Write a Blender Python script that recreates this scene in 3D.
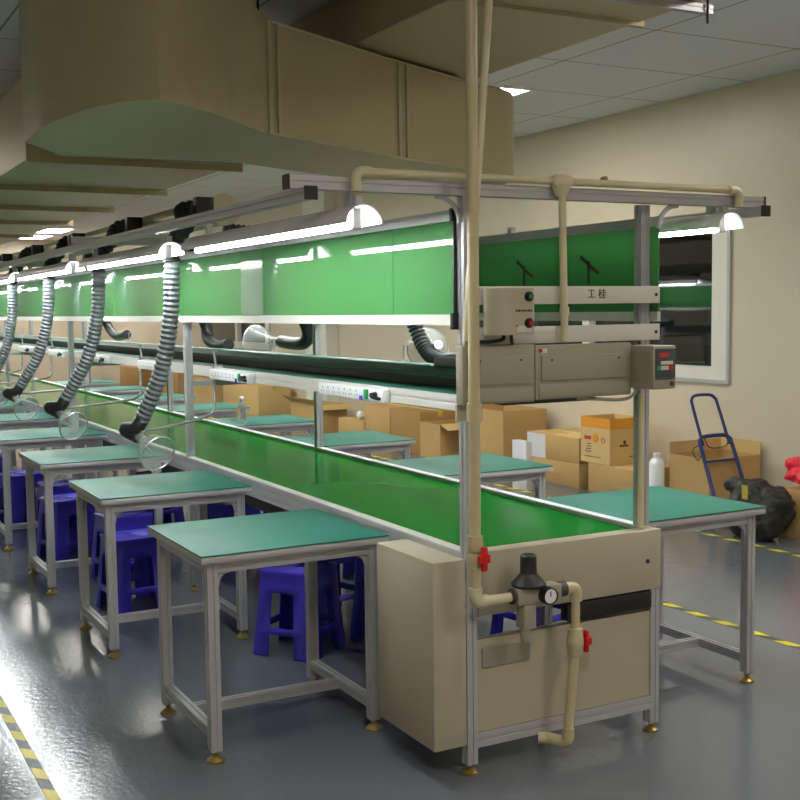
import bpy, bmesh, math, random
from mathutils import Vector, Matrix
random.seed(7)
sc = bpy.context.scene
for o in list(bpy.data.objects): bpy.data.objects.remove(o)

# ---------------------------------------------------------------- camera
CAM = Vector((-1.9333, -3.1591, 1.5525)); YAW, PITCH, ROLL, FPX = 0.4922, 0.0787, -0.0128, 1143.4
_f = Vector((math.sin(YAW), math.cos(YAW), 0)); _r = Vector((math.cos(YAW), -math.sin(YAW), 0)); _u = Vector((0, 0, 1))
f2 = _f*math.cos(PITCH) - _u*math.sin(PITCH); u2 = _u*math.cos(PITCH) + _f*math.sin(PITCH)
r3 = _r*math.cos(ROLL) + u2*math.sin(ROLL); u3 = u2*math.cos(ROLL) - _r*math.sin(ROLL)
cd = bpy.data.cameras.new('camera'); cam = bpy.data.objects.new('camera', cd); sc.collection.objects.link(cam)
cam.matrix_world = Matrix(((r3.x, u3.x, -f2.x, CAM.x), (r3.y, u3.y, -f2.y, CAM.y), (r3.z, u3.z, -f2.z, CAM.z), (0, 0, 0, 1)))
cd.sensor_width = 36; cd.sensor_fit = 'HORIZONTAL'; cd.lens = FPX/800*36; cd.clip_start = .05; cd.clip_end = 100
sc.camera = cam
# ---------------------------------------------------------------- world, exposure
w = bpy.data.worlds.new('world'); sc.world = w; w.use_nodes = True
w.node_tree.nodes['Background'].inputs[0].default_value = (.05, .06, .07, 1); w.node_tree.nodes['Background'].inputs[1].default_value = .3
sc.view_settings.view_transform = 'Standard'; sc.view_settings.look = 'None'
sc.view_settings.exposure = 1.55; sc.view_settings.gamma = 1; sc.view_settings.use_curve_mapping = False
TUBE_W = 21.0       # bench tubes
TROFFER_W = 8.0     # ceiling panels
TUBE_C = (.93, 1, .97); TROF_C = (1, .94, .86)

# ---------------------------------------------------------------- materials
def hx(h):
    c = [int(h[i:i+2], 16)/255 for i in (0, 2, 4)]
    return tuple([(x/12.92 if x <= .04045 else ((x+.055)/1.055)**2.4) for x in c] + [1])
def mat(name, col, rough=.5, metal=0, noise=0, nscale=8, emit=None, es=0, trans=0, alpha=1, coat=0, ior=1.5, bump=0, bscale=40, rvar=0, stretch=None):
    m = bpy.data.materials.new(name); m.use_nodes = True; nt = m.node_tree; b = nt.nodes['Principled BSDF']
    col = hx(col) if isinstance(col, str) else tuple(col)
    b.inputs['Base Color'].default_value = col; b.inputs['Roughness'].default_value = rough; b.inputs['Metallic'].default_value = metal
    b.inputs['Transmission Weight'].default_value = trans; b.inputs['Alpha'].default_value = alpha; b.inputs['Coat Weight'].default_value = coat
    b.inputs['IOR'].default_value = ior
    if emit: b.inputs['Emission Color'].default_value = tuple(emit)+(1,); b.inputs['Emission Strength'].default_value = es
    if noise or bump or rvar:
        tc = nt.nodes.new('ShaderNodeTexCoord'); n = nt.nodes.new('ShaderNodeTexNoise'); n.inputs['Scale'].default_value = nscale; n.inputs['Detail'].default_value = 5
        src = tc.outputs['Object']
        if stretch:
            mp = nt.nodes.new('ShaderNodeMapping'); mp.inputs['Scale'].default_value = stretch; nt.links.new(src, mp.inputs[0]); src = mp.outputs[0]
        nt.links.new(src, n.inputs['Vector'])
        if noise:
            mx = nt.nodes.new('ShaderNodeMix'); mx.data_type = 'RGBA'
            mx.inputs[6].default_value = tuple(max(0, c*(1-noise)) for c in col[:3])+(1,); mx.inputs[7].default_value = tuple(min(1, c*(1+noise)) for c in col[:3])+(1,)
            nt.links.new(n.outputs[0], mx.inputs[0]); nt.links.new(mx.outputs[2], b.inputs['Base Color'])
        if rvar:
            mr = nt.nodes.new('ShaderNodeMapRange'); mr.inputs[3].default_value = rough-rvar; mr.inputs[4].default_value = rough+rvar
            nt.links.new(n.outputs[0], mr.inputs[0]); nt.links.new(mr.outputs[0], b.inputs['Roughness'])
        if bump:
            n2 = nt.nodes.new('ShaderNodeTexNoise'); n2.inputs['Scale'].default_value = bscale; n2.inputs['Detail'].default_value = 3; nt.links.new(src, n2.inputs['Vector'])
            bp = nt.nodes.new('ShaderNodeBump'); bp.inputs['Strength'].default_value = bump; bp.inputs['Distance'].default_value = .01
            nt.links.new(n2.outputs[0], bp.inputs['Height']); nt.links.new(bp.outputs[0], b.inputs['Normal'])
    return m
M = {}
M['floor'] = mat('floor_epoxy', '686d75', .15, 0, .1, 1.3, bump=.10, bscale=45, rvar=.05)
M['wall'] = mat('wall_cream', 'd5cab4', .38, 0, .03, .8, rvar=.05)
M['alu'] = mat('aluminium', 'b9babc', .38, .25, .05, 6)
M['alu_w'] = mat('aluminium_light', 'd8d6d0', .4, .15, .03, 6)
M['mat'] = mat('green_bench_mat', '287262', .5, 0, .08, 14)
M['belt'] = mat('green_belt', '0f7426', .12, 0, .16, 2.2, rvar=.03, stretch=(1, .35, 1), ior=1.06)
M['panel'] = mat('green_acrylic', '428f49', .65, 0, .05, 3, trans=.25, coat=1, ior=1.3)
M['panel'].node_tree.nodes['Principled BSDF'].inputs['Coat Roughness'].default_value = .04
M['panel2'] = mat('green_acrylic_pale', '4f9a60', .1, 0, .08, 9)
M['film'] = mat('clear_film', 'a9c3ac', .12, 0, .1, 30, alpha=.4)
M['beige'] = mat('beige_paint', 'b3ab95', .42, 0, .05, 5)
M['beige_d'] = mat('beige_paint_grey', 'a09a88', .42, 0, .05, 5)
M['pvc'] = mat('pvc_cream', 'cfc6a4', .35, 0, .04, 6)
M['pvc_y'] = mat('pvc_yellowed', 'c0b690', .35, 0, .06, 6)
M['duct'] = mat('galvanised_duct', 'b8ab88', .45, .2, .08, 2.5, rvar=.08)
M['black'] = mat('black_plastic', '1d1d1f', .4)
M['rubber'] = mat('black_rubber', '26272a', .35, 0, .15, 30)
M['hose'] = mat('grey_hose', '6c7376', .36, 0, .1, 20)
M['hose_d'] = mat('dark_hose', '40464a', .36, 0, .1, 20)
M['white'] = mat('white_plastic', 'eceef0', .35, 0, .02)
M['wframe'] = mat('window_frame_white', 'e2e0d8', .4, 0, .02)
M['red'] = mat('red_plastic', 'd0141c', .35)
M['redbag'] = mat('red_plastic_bag', 'ee1236', .35, 0, .1, 10)
M['brass'] = mat('brass_foot', 'a08a4c', .35, .6)
M['chrome'] = mat('chrome', 'd4d6d8', .22, .6)
M['stool'] = mat('blue_plastic', '4038c6', .26, 0, .04, 5)
M['card'] = mat('cardboard', 'c4a068', .75, 0, .07, 4)
M['card2'] = mat('cardboard_dark', 'ab864e', .8, 0, .07, 4)
M['cardl'] = mat('cardboard_light', 'd8b77c', .75, 0, .05, 4)
M['tape'] = mat('yellow_parcel_tape', 'c8b24a', .3)
M['orange'] = mat('orange_print', 'e89a2c', .7)
M['paper'] = mat('white_paper', 'dcdce4', .7, 0, .05, 60, stretch=(1, 1, 6))
M['ink'] = mat('dark_ink', '4a3a2c', .8)
M['inkred'] = mat('red_ink', 'c83a4a', .8)
M['blue'] = mat('blue_tube_paint', '25306e', .35)
M['bag'] = mat('black_bag', '23241f', .5, 0, .3, 8, bump=1.0, bscale=7)
M['tin'] = mat('dark_tray', '4a4c4e', .5, .3)
M['green_btn'] = mat('green_button', '1e9a5c', .4)
M['screen'] = mat('dark_screen', '48525a', .2)
M['led'] = mat('red_led_display', '8c1410', .3, emit=(.8, .04, .02), es=.08)
M['label'] = mat('pale_label', 'd2ccbc', .5)
M['glabel'] = mat('grey_label', '948f7f', .4)
M['night'] = mat('dark_window_glass', '0c100e', .03, 0, ior=1.9)
M['tube'] = mat('lamp_tube', 'ffffff', .5, emit=TUBE_C, es=TUBE_W)
M['trof'] = mat('ceiling_light_diffuser', 'ffffff', .5, emit=TROF_C, es=TROFFER_W)
M['refl'] = mat('lamp_reflector', 'ebe6ea', .3, .0)
M['seal'] = mat('duct_sealant', 'b9b198', .5, .2)
M['acrylic'] = mat('clear_acrylic', 'c2cccb', .05, 0, alpha=.22)
M['pet'] = mat('clear_bottle', 'f4f8f8', .08, 0, trans=.9, ior=1.2)
M['marks'] = mat('marker_red_brown', '4f3a2a', .7)

def ceiling_mat():
    m = mat('ceiling_tiles', 'b9bab4', .7, 0); nt = m.node_tree; b = nt.nodes['Principled BSDF']
    tc = nt.nodes.new('ShaderNodeTexCoord'); sp = nt.nodes.new('ShaderNodeSeparateXYZ'); nt.links.new(tc.outputs['Object'], sp.inputs[0])
    outs = []
    for i, (per, off) in enumerate(((1.2, 2.88), (.95, 3.37))):
        a = nt.nodes.new('ShaderNodeMath'); a.operation = 'SUBTRACT'; a.inputs[1].default_value = off-50*per; nt.links.new(sp.outputs[i], a.inputs[0])
        d = nt.nodes.new('ShaderNodeMath'); d.operation = 'MODULO'; d.inputs[1].default_value = per; nt.links.new(a.outputs[0], d.inputs[0])
        l = nt.nodes.new('ShaderNodeMath'); l.operation = 'LESS_THAN'; l.inputs[1].default_value = .014; nt.links.new(d.outputs[0], l.inputs[0]); outs.append(l)
    mx = nt.nodes.new('ShaderNodeMath'); mx.operation = 'MAXIMUM'; nt.links.new(outs[0].outputs[0], mx.inputs[0]); nt.links.new(outs[1].outputs[0], mx.inputs[1])
    c = nt.nodes.new('ShaderNodeMix'); c.data_type = 'RGBA'; c.inputs[6].default_value = hx('e6e9ec'); c.inputs[7].default_value = hx('8f8e84')
    nt.links.new(mx.outputs[0], c.inputs[0]); nt.links.new(c.outputs[2], b.inputs['Base Color'])
    return m
def hazard_mat(name, yel, blk, phase):
    m = mat(name, yel, .45); nt = m.node_tree; b = nt.nodes['Principled BSDF']
    tc = nt.nodes.new('ShaderNodeTexCoord'); sp = nt.nodes.new('ShaderNodeSeparateXYZ'); nt.links.new(tc.outputs['Object'], sp.inputs[0])
    a = nt.nodes.new('ShaderNodeMath'); a.operation = 'MULTIPLY_ADD'; a.inputs[1].default_value = 1.0; nt.links.new(sp.outputs[0], a.inputs[0]); nt.links.new(sp.outputs[1], a.inputs[2])
    a2 = nt.nodes.new('ShaderNodeMath'); a2.operation = 'ADD'; a2.inputs[1].default_value = phase+20; nt.links.new(a.outputs[0], a2.inputs[0])
    d = nt.nodes.new('ShaderNodeMath'); d.operation = 'MODULO'; d.inputs[1].default_value = .2; nt.links.new(a2.outputs[0], d.inputs[0])
    l = nt.nodes.new('ShaderNodeMath'); l.operation = 'LESS_THAN'; l.inputs[1].default_value = .1; nt.links.new(d.outputs[0], l.inputs[0])
    c = nt.nodes.new('ShaderNodeMix'); c.data_type = 'RGBA'; c.inputs[6].default_value = hx(blk); c.inputs[7].default_value = hx(yel)
    nt.links.new(l.outputs[0], c.inputs[0]); nt.links.new(c.outputs[2], b.inputs['Base Color'])
    return m

# ---------------------------------------------------------------- mesh helpers
class MB:
    def __init__(s): s.v = []; s.f = []; s.m = []; s.sm = []
    def add(s, vs, fs, mi=0, smooth=False):
        o = len(s.v); s.v += [tuple(v) for v in vs]; s.f += [tuple(i+o for i in f) for f in fs]; s.m += [mi]*len(fs); s.sm += [smooth]*len(fs); return s
    def box(s, x0, y0, z0, x1, y1, z1, mi=0):
        x0, x1 = sorted((x0, x1)); y0, y1 = sorted((y0, y1)); z0, z1 = sorted((z0, z1))
        return s.add([(x0,y0,z0),(x1,y0,z0),(x1,y1,z0),(x0,y1,z0),(x0,y0,z1),(x1,y0,z1),(x1,y1,z1),(x0,y1,z1)],
                     [(0,3,2,1),(4,5,6,7),(0,1,5,4),(1,2,6,5),(2,3,7,6),(3,0,4,7)], mi)
    def bbox(s, x0, y0, z0, x1, y1, z1, b=.004, mi=0, seg=2):     # bevelled box
        x0, x1 = sorted((x0, x1)); y0, y1 = sorted((y0, y1)); z0, z1 = sorted((z0, z1))
        bm = bmesh.new(); bmesh.ops.create_cube(bm, size=1)
        for v in bm.verts: v.co = Vector(((x0+x1)/2+v.co.x*(x1-x0), (y0+y1)/2+v.co.y*(y1-y0), (z0+z1)/2+v.co.z*(z1-z0)))
        bmesh.ops.bevel(bm, geom=bm.edges[:], offset=min(b, (x1-x0)*.45, (y1-y0)*.45, (z1-z0)*.45), segments=seg, affect='EDGES', profile=.5)
        bm.verts.index_update(); s.add([v.co[:] for v in bm.verts], [[v.index for v in f.verts] for f in bm.faces], mi, True); bm.free(); return s
    def prism(s, pts, z0, z1, mi=0):
        n = len(pts); vs = [(p[0], p[1], z0) for p in pts]+[(p[0], p[1], z1) for p in pts]
        return s.add(vs, [tuple(range(n))[::-1], tuple(range(n, 2*n))]+[(i, (i+1) % n, n+(i+1) % n, n+i) for i in range(n)], mi)
    def ext(s, prof, p0, p1, up=None, mi=0):       # extrude a 2D profile from p0 to p1
        p0 = Vector(p0); p1 = Vector(p1); d = (p1-p0).normalized()
        a = Vector(up) if up else (Vector((0, 0, 1)) if abs(d.z) < .9 else Vector((0, 1, 0)))
        x = d.cross(a).normalized(); y = x.cross(d).normalized(); n = len(prof)
        vs = [p+x*q[0]+y*q[1] for p in (p0, p1) for q in prof]
        return s.add(vs, [tuple(range(n))[::-1], tuple(range(n, 2*n))]+[(i, (i+1) % n, n+(i+1) % n, n+i) for i in range(n)], mi)
    def cyl(s, p0, p1, r0, r1=None, n=16, mi=0, cap=True):
        r1 = r0 if r1 is None else r1
        return s.sweep([p0, p1], [r0, r1], n, mi, cap)
    def sweep(s, pts, rad, n=12, mi=0, cap=True, closed=False):
        pts = [Vector(p) for p in pts]; k = len(pts)
        if not hasattr(rad, '__len__'): rad = [rad]*k
        vs = []; prev = None
        for i, p in enumerate(pts):
            t = (pts[min(i+1, k-1)]-pts[max(i-1, 0)]).normalized()
            if prev is None:
                a = Vector((0, 0, 1)) if abs(t.z) < .9 else Vector((1, 0, 0)); x = t.cross(a).normalized()
            else: x = (prev-t*prev.dot(t)).normalized()
            prev = x; y = t.cross(x)
            for j in range(n):
                an = 2*math.pi*j/n; vs.append(p+x*(rad[i]*math.cos(an))+y*(rad[i]*math.sin(an)))
        fs = [(i*n+j, i*n+(j+1) % n, (i+1)*n+(j+1) % n, (i+1)*n+j) for i in range(k-1) for j in range(n)]
        s.add(vs, fs, mi, True)
        if cap:
            s.add(vs[:n], [tuple(range(n))[::-1]], mi); s.add(vs[-n:], [tuple(range(n))], mi)
        return s
    def lathe(s, prof, base, axis=(0, 0, 1), n=24, mi=0):    # prof: (r, h) along axis
        base = Vector(base); ax = Vector(axis).normalized(); a = Vector((1, 0, 0)) if abs(ax.x) < .9 else Vector((0, 1, 0))
        x = ax.cross(a).normalized(); y = ax.cross(x); vs = []
        for r, h in prof:
            for j in range(n):
                an = 2*math.pi*j/n; vs.append(base+ax*h+x*(r*math.cos(an))+y*(r*math.sin(an)))
        return s.add(vs, [(i*n+j, i*n+(j+1) % n, (i+1)*n+(j+1) % n, (i+1)*n+j) for i in range(len(prof)-1) for j in range(n)], mi, True)
    def build(s, name, mats, parent=None, loc=None):
        me = bpy.data.meshes.new(name); me.from_pydata(s.v, [], s.f)
        if not isinstance(mats, (list, tuple)): mats = [mats]
        for m in mats: me.materials.append(M[m] if isinstance(m, str) else m)
        for p, mi, sm in zip(me.polygons, s.m, s.sm): p.material_index = mi; p.use_smooth = sm
        bm = bmesh.new(); bm.from_mesh(me); bmesh.ops.recalc_face_normals(bm, faces=bm.faces[:]); bm.to_mesh(me); bm.free()
        me.validate(); me.update()
        try: me.set_sharp_from_angle(angle=math.radians(40))
        except Exception: pass
        o = bpy.data.objects.new(name, me); sc.collection.objects.link(o)
        if parent: o.parent = parent
        if loc: o.location = loc
        return o
def tag(o, label, cat, group=None, kind=None):
    o['label'] = label; o['category'] = cat
    if group: o['group'] = group
    if kind: o['kind'] = kind
    return o
def struct(o): o['kind'] = 'structure'; return o
def thing(name, label, cat, loc=(0, 0, 0), rz=0, group=None):
    o = bpy.data.objects.new(name, None); sc.collection.objects.link(o); o.location = loc; o.rotation_euler = (0, 0, rz); o.empty_display_size = .1
    return tag(o, label, cat, group)
def dup(root, loc, rz, label, group=None):
    r = root.copy(); sc.collection.objects.link(r); r.location = loc; r.rotation_euler = (0, 0, rz); r['label'] = label
    if group: r['group'] = group
    for ch in list(root.children):
        c = ch.copy(); sc.collection.objects.link(c); c.parent = r
        for g in list(ch.children):
            d = g.copy(); sc.collection.objects.link(d); d.parent = c
    return r
def prof(w, h=None, g=.004, d=.004):      # slotted aluminium section
    h = h or w; a, b = w/2, h/2; g = min(g, a*.5)
    pts = []
    def side(p, q):
        p = Vector(p); q = Vector(q); m = (p+q)/2; t = (q-p).normalized(); nrm = Vector((-t.y, t.x))
        L = (q-p).length; ms = [m] if L < .055 else [p+(q-p)*.27, p+(q-p)*.73]
        pts.append(p)
        for c in ms: pts.extend([c-t*g, c-t*g+nrm*d, c+t*g+nrm*d, c+t*g])
    side((-a, -b), (a, -b)); side((a, -b), (a, b)); side((a, b), (-a, b)); side((-a, b), (-a, -b))
    return [(p[0], p[1]) for p in pts]
def bez(p, n=24):       # Catmull-Rom through points
    P = [Vector(q) for q in p]; P = [2*P[0]-P[1]]+P+[2*P[-1]-P[-2]]; out = []
    for i in range(1, len(P)-2):
        for k in range(n):
            t = k/n; a, b, c, d = P[i-1:i+3]
            out.append(.5*((2*b)+(c-a)*t+(2*a-5*b+4*c-d)*t*t+(3*b-a-3*c+d)*t**3))
    out.append(P[-2]); return out
def even(pts, step):
    out = [pts[0]]; acc = 0
    for a, b in zip(pts, pts[1:]):
        L = (b-a).length
        while acc+L >= step:
            r = step-acc; a = a+(b-a)*(r/L); out.append(a.copy()); L = (b-a).length; acc = 0
            if L < 1e-9: break
        acc += L
    return out
def flex(mb, pts, r=.042, pitch=.026, n=18, amp=.10, mi=0):
    st = pitch/4; P = even(bez(pts, 30), st); rad = [r*(1+amp*(1, .2, -1, .2)[i % 4]) for i in range(len(P))]
    mb.sweep(P, rad, n, mi)
def text_mesh(name, txt, size, mt, matrix, parent, ext=.0006):
    c = bpy.data.curves.new(name, 'FONT'); c.body = txt; c.size = size; c.extrude = ext; c.align_x = 'CENTER'; c.align_y = 'CENTER'; c.resolution_u = 3
    t = bpy.data.objects.new(name+'_src', c); sc.collection.objects.link(t)
    dg = bpy.context.evaluated_depsgraph_get(); me = bpy.data.meshes.new_from_object(t.evaluated_get(dg)); bpy.data.objects.remove(t)
    me.materials.clear(); me.materials.append(M[mt]); o = bpy.data.objects.new(name, me); sc.collection.objects.link(o); o.parent = parent; o.matrix_local = matrix
    return o
XZ = Matrix(((1, 0, 0, 0), (0, 0, -1, 0), (0, 1, 0, 0), (0, 0, 0, 1)))        # text facing -y
YZ = Matrix(((0, 0, -1, 0), (-1, 0, 0, 0), (0, 1, 0, 0), (0, 0, 0, 1)))       # text facing -x

# ---------------------------------------------------------------- setting
XL, XR, YN, YF, ZC = -3.6, 4.6, -4.6, 24.0, 3.25
M['ceil'] = ceiling_mat()
struct(MB().box(XL, YN, -.1, XR, YF, 0).build('floor', 'floor'))
struct(MB().box(XL, YN, ZC, XR, YF, ZC+.1).build('ceiling', 'ceil'))
struct(MB().box(XL-.1, YN, 0, XL, YF, ZC).build('wall_left', 'wall'))
struct(MB().box(XL, YF, 0, XR, YF+.1, ZC).build('wall_far', 'wall'))
struct(MB().box(XL, YN-.1, 0, XR, YN, ZC).build('wall_near', 'wall'))
# right wall with two window openings
WZ0, WZ1 = .965, 2.25; wins = [(3.55, 7.45), (13.2, 16.4)]
wl = MB(); wl.box(XR, YN, 0, XR+.15, YF, WZ0); wl.box(XR, YN, WZ1, XR+.15, YF, ZC); ys = YN
for a, b in wins: wl.box(XR, ys, WZ0, XR+.15, a, WZ1); ys = b
wl.box(XR, ys, WZ0, XR+.15, YF, WZ1); struct(wl.build('wall_right', 'wall'))
struct(MB().box(4.42, 10.75, 0, XR, 11.45, ZC).build('trim_1', 'wframe'))
for i, (a, b) in enumerate(wins):
    root = struct(MB().box(XR+.07, a, WZ0, XR+.078, b, WZ1).build('window_%d' % (i+1), 'night'))
    fr = MB(); t = .1; x0, x1 = XR-.015, XR+.06
    fr.box(x0, a, WZ0, x1, b, WZ0+t); fr.box(x0, a, WZ1-t, x1, b, WZ1); fr.box(x0, a, WZ0+t, x1, a+t*1.7, WZ1-t); fr.box(x0, b-t, WZ0+t, x1, b, WZ1-t)
    n = 2
    for k in range(1, n): yy = a+(b-a)*k/n-.15; fr.box(x0, yy-.05, WZ0+t, x1, yy+.05, WZ1-t)
    fr.build('window_frame', 'wframe', root)
    se = MB(); t = .03; x0, x1 = XR-.022, XR
    se.box(x0, a-t, WZ0-t, x1, b+t, WZ0); se.box(x0, a-t, WZ1, x1, b+t, WZ1+t); se.box(x0, a-t, WZ0, x1, a, WZ1); se.box(x0, b, WZ0, x1, b+t, WZ1)
    se.build('window_trim', 'alu', root)
# floor marking tapes
for (x, y0, y1, ph, nm, lb) in ((2.06, .2, 12, .05, 'floor_marking_tape', 'yellow and black hazard tape on the floor just outside the right hand work tables'),
                        (3.545, 1.6, 20, .1, 'floor_marking_tape', 'yellow and black hazard tape on the floor in front of the cartons'),
                        (-1.245, -.6, 14, .15, 'floor_marking_tape', 'pale yellow dashed hazard tape on the floor at the lower left edge')):
    hm = hazard_mat('hazard_tape', 'd9cf2c' if x > 0 else 'e8dc78', '4a4c48' if x > 0 else '7a7e80', ph)
    tag(MB().box(x-(.024 if x > 0 else .019), y0, .0, x+(.024 if x > 0 else .019), y1, .0015).build(nm, hm), lb, 'floor tape')
# ceiling lights
tro = [(2.65, 4.25, ''), (1.0, 7.5, ''), (1.0, 11, ''), (1.0, 15, ''), (2.65, 20, ''), (2.65, 22, ''), (-2.2, 10, ''), (-2.2, 15, ''), (2.65, -.8, ''), (-1.9, -3.6, ''), (1.2, -3.4, ''), (1.0, 19, '')]
for x, y, _ in tro:
    t = thing('ceiling_light', 'unseen ceiling light panel added near the camera to light the near end', 'ceiling light', (x, y, ZC-.012), 0, 'recessed ceiling light panels')  # default label is left to the unseen panels added near the camera
    if (x, y) == (2.65, 4.25): t['label'] = 'ceiling light just past the end of the big duct, nearest of the lit panels'
    if y >= 19 and x > 2: t['label'] = 'lit ceiling panel glimpsed far down the room at the upper left, %s' % ('farther one' if y > 21 else 'nearer one')
    if 7 < y < 19.5 and x < 2: t['label'] = 'unseen ceiling panel added beyond the diagonal duct to light the far room'  # panels out of view, added to light the far part of the room
    b = MB(); b.box(0, 0, -.012, .6, .03, .012); b.box(0, 1.27, -.012, .6, 1.3, .012); b.box(0, .03, -.012, .03, 1.27, .012); b.box(.57, .03, -.012, .6, 1.27, .012)
    b.build('frame', 'white', t); MB().box(.03, .03, -.004, .57, 1.27, .012).build('diffuser', 'trof', t)

# ---------------------------------------------------------------- ducts
def poly_duct(name, bot, top, n_seams, label):
    t = thing(name, label, 'air duct'); n = len(bot)
    me = MB().add(bot+top, [tuple(range(n))[::-1], tuple(range(n, 2*n))]+[(i, (i+1) % n, n+(i+1) % n, n+i) for i in range(n)]).build('duct_shell', 'duct', t)
    return t
A = [(-.85, 2.745), (-.86, 2.2), (-.79, 1.72), (-.70, 1.49), (-.568, 1.382), (-.444, 1.449), (-.298, 1.565), (-.122, 1.74), (.146, 2.03), (1.133, 2.559), (2.13, 3.04), (2.30, 3.15), (2.40, 3.27), (2.44, 3.45), (2.40, 3.95), (1.61, 3.72), (.409, 3.1), (-.59, 3.149)]
zt = [3.22, 3.22, 3.22, 3.22, 3.22, 3.2, 3.14, 3.03, 2.94, 2.93, 2.95, 2.95, 2.93, 2.92, 2.92, 2.92, 2.95, 3.2]
trunk = thing('ventilation_duct', 'large galvanised sheet metal duct running diagonally above the near end of the line', 'air duct')
nA = len(A); bot = [(x, y, 2.4) for x, y in A]; top = [(x, y, z) for (x, y), z in zip(A, zt)]
db = MB(); db.add(bot+top, [tuple(range(nA))[::-1], tuple(range(nA, 2*nA))]+[(i, (i+1) % nA, nA+(i+1) % nA, nA+i) for i in range(nA)]); db.sm = [i >= 2 for i in range(len(db.f))]; db.build('duct_shell', 'duct', trunk)
def on_face(i, j, t, z, off=.006):
    a = Vector(A[i]); b = Vector(A[j]); d = (b-a).normalized(); nrm = Vector((d.y, -d.x)); p = a+(b-a)*t+nrm*off; return (p.x, p.y, z)
def seam(i, j, t, z0, z1, w=.022):
    a = Vector(A[i]); b = Vector(A[j]); d = (b-a).normalized(); nrm = Vector((d.y, -d.x)); p = a+(b-a)*t
    q = [p-d*w/2-nrm*.004, p+d*w/2-nrm*.004, p+d*w/2+nrm*.012, p-d*w/2+nrm*.012]
    return MB().prism([(v.x, v.y) for v in q], z0, z1)
for (i, j, t, zz) in ((8, 9, .02, 2.94), (8, 9, .08, 2.94), (9, 10, .02, 2.93), (9, 10, .09, 2.93)):
    seam(i, j, t, 2.4, zz).build('flange', 'seal', trunk)
for (i, j) in ((8, 9), (9, 10)):
    for z_ in (2.405, 2.931): MB().sweep([on_face(i, j, 0, z_), on_face(i, j, 1, z_)], .0075, 8).build('edge_bead', 'seal', trunk)
up = thing('ventilation_duct', 'wide upper duct passing over the diagonal duct towards the ceiling', 'air duct')
MB().box(.79, -2.2, 2.955, 1.86, 3.3, 3.235).build('duct_shell', 'duct', up)
e = MB(); e.sweep([(.79, -2.2, 2.953), (.79, 3.3, 2.953)], .009, 8); e.build('edge_bead', 'seal', up)
MB().box(.76, 1.36, 2.935, 1.89, 1.385, 3.24).build('flange', 'duct', up)
hb = thing('duct_hanger', 'metal trapeze hanger rod and bar holding the upper duct', 'hanger')
MB().ext(prof(.04), (.6, .97, 2.93), (1.955, .97, 2.93)).build('crossbar', 'alu', hb)
for x in (.66, 1.91): MB().cyl((x, .94, 2.86), (x, .94, ZC), .006, n=8).build('threaded_rod', 'black', hb)
far = thing('ventilation_duct', 'long straight duct receding above the line beyond the diagonal duct', 'air duct')
MB().box(-.58, 3.9, 2.5, .70, 22, 3.0).build('duct_shell', 'duct', far)
for k, y in enumerate((3.95, 5.6, 7.25, 8.9, 11, 13.2, 15.5, 18)):
    b = MB(); b.box(-.62, y, 2.46, .74, y+.03, 3.04); b.build('flange', 'duct', far)
r0 = thing('duct_hanger', 'thin black threaded rod hanging in front of the diagonal duct', 'hanger')
MB().cyl((.2, 2.25, 2.93), (.2, 2.25, ZC), .007, n=8).build('threaded_rod', 'black', r0)

# ---------------------------------------------------------------- conveyor line
W, S, NB = .82, 2.932, 6; LEN = S*5+.04
ln = thing('conveyor_line', 'long aluminium assembly line bench with shiny green belt, green shelf and green upper panels', 'conveyor')
P40 = prof(.04)
MB().box(.04, .06, .722, W-.04, LEN, .737).build('belt', 'belt', ln)
for (x, m) in ((.02, 'alu'), (W-.02, 'alu')):
    r = MB(); r.ext(prof(.04, .08), (x, .06 if x > .4 else .0401, .71), (x, LEN, .71)).build('side_rail', m, ln)
    lip = MB(); lip.box(x-.02, .06 if x > .4 else .0401, .7502, x+.02, LEN, .7545); lip.build('rail_cap', 'white' if x > .4 else 'alu_w', ln)  # right cap coloured white to stand for the lamp reflected along it
MB().box(.045, .1, .60, W-.045, LEN, .69).build('underside_tray', 'tin', ln)
for k in range(NB):
    y = k*S
    for x, sd in ((.02, 0), (W-.02, 1)):
        if k == 0 and sd == 1:
            MB().ext(P40, (W-.02, .08, .752), (W-.02, .08, 1.915)).build('post', 'alu', ln)
            lg = MB().ext(P40, (x, .02, .035), (x, .02, .535)).build('leg', 'alu', ln)
        elif k == 0:
            lg = MB().ext(P40, (x, .02, .035), (x, .02, 1.915)).build('post', 'alu', ln)
        else:
            MB().ext(P40, (x, y+.02, .755), (x, y+.02, 1.915)).build('post', 'alu', ln)
            lg = MB().ext(P40, (x, y+.02, .035), (x, y+.02, .669)).build('leg', 'alu', ln)
        ft = MB(); ft.lathe([(0, .0), (.028, .0), (.028, .008), (.014, .018), (.009, .02), (.009, .04)], (x, y+.02, 0), n=16); ft.build('levelling_foot', 'brass', lg)
    b = MB(); b.ext(P40, (-.6, y+.02, 1.935), (1.318, y+.02, 1.935)); bm_ = b.build('top_beam', 'alu', ln)
    [MB().box(x_, y-.002, 1.913, x_+.0065, y+.042, 1.957).build('end_cap', 'black', bm_) for x_ in (-.606, 1.3175)]
    if k: MB().ext(prof(.03), (.04, y+.02, 1.16), (W-.04, y+.02, 1.16)).build('shelf_bracket', 'alu', ln)
    for sx, xx in ((-1, 0), (1, W)):
        cen = Vector((xx+sx*.09, y+.02, 1.825)); arc = []
        for q in range(7):
            a = math.pi/2*q/6; arc.append((xx+sx*(.09-.088*math.cos(a)), y+.02, 1.83+.082*math.sin(a)))
        MB().sweep(arc, .009, 8).build('corner_brace', 'alu', ln)
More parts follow.
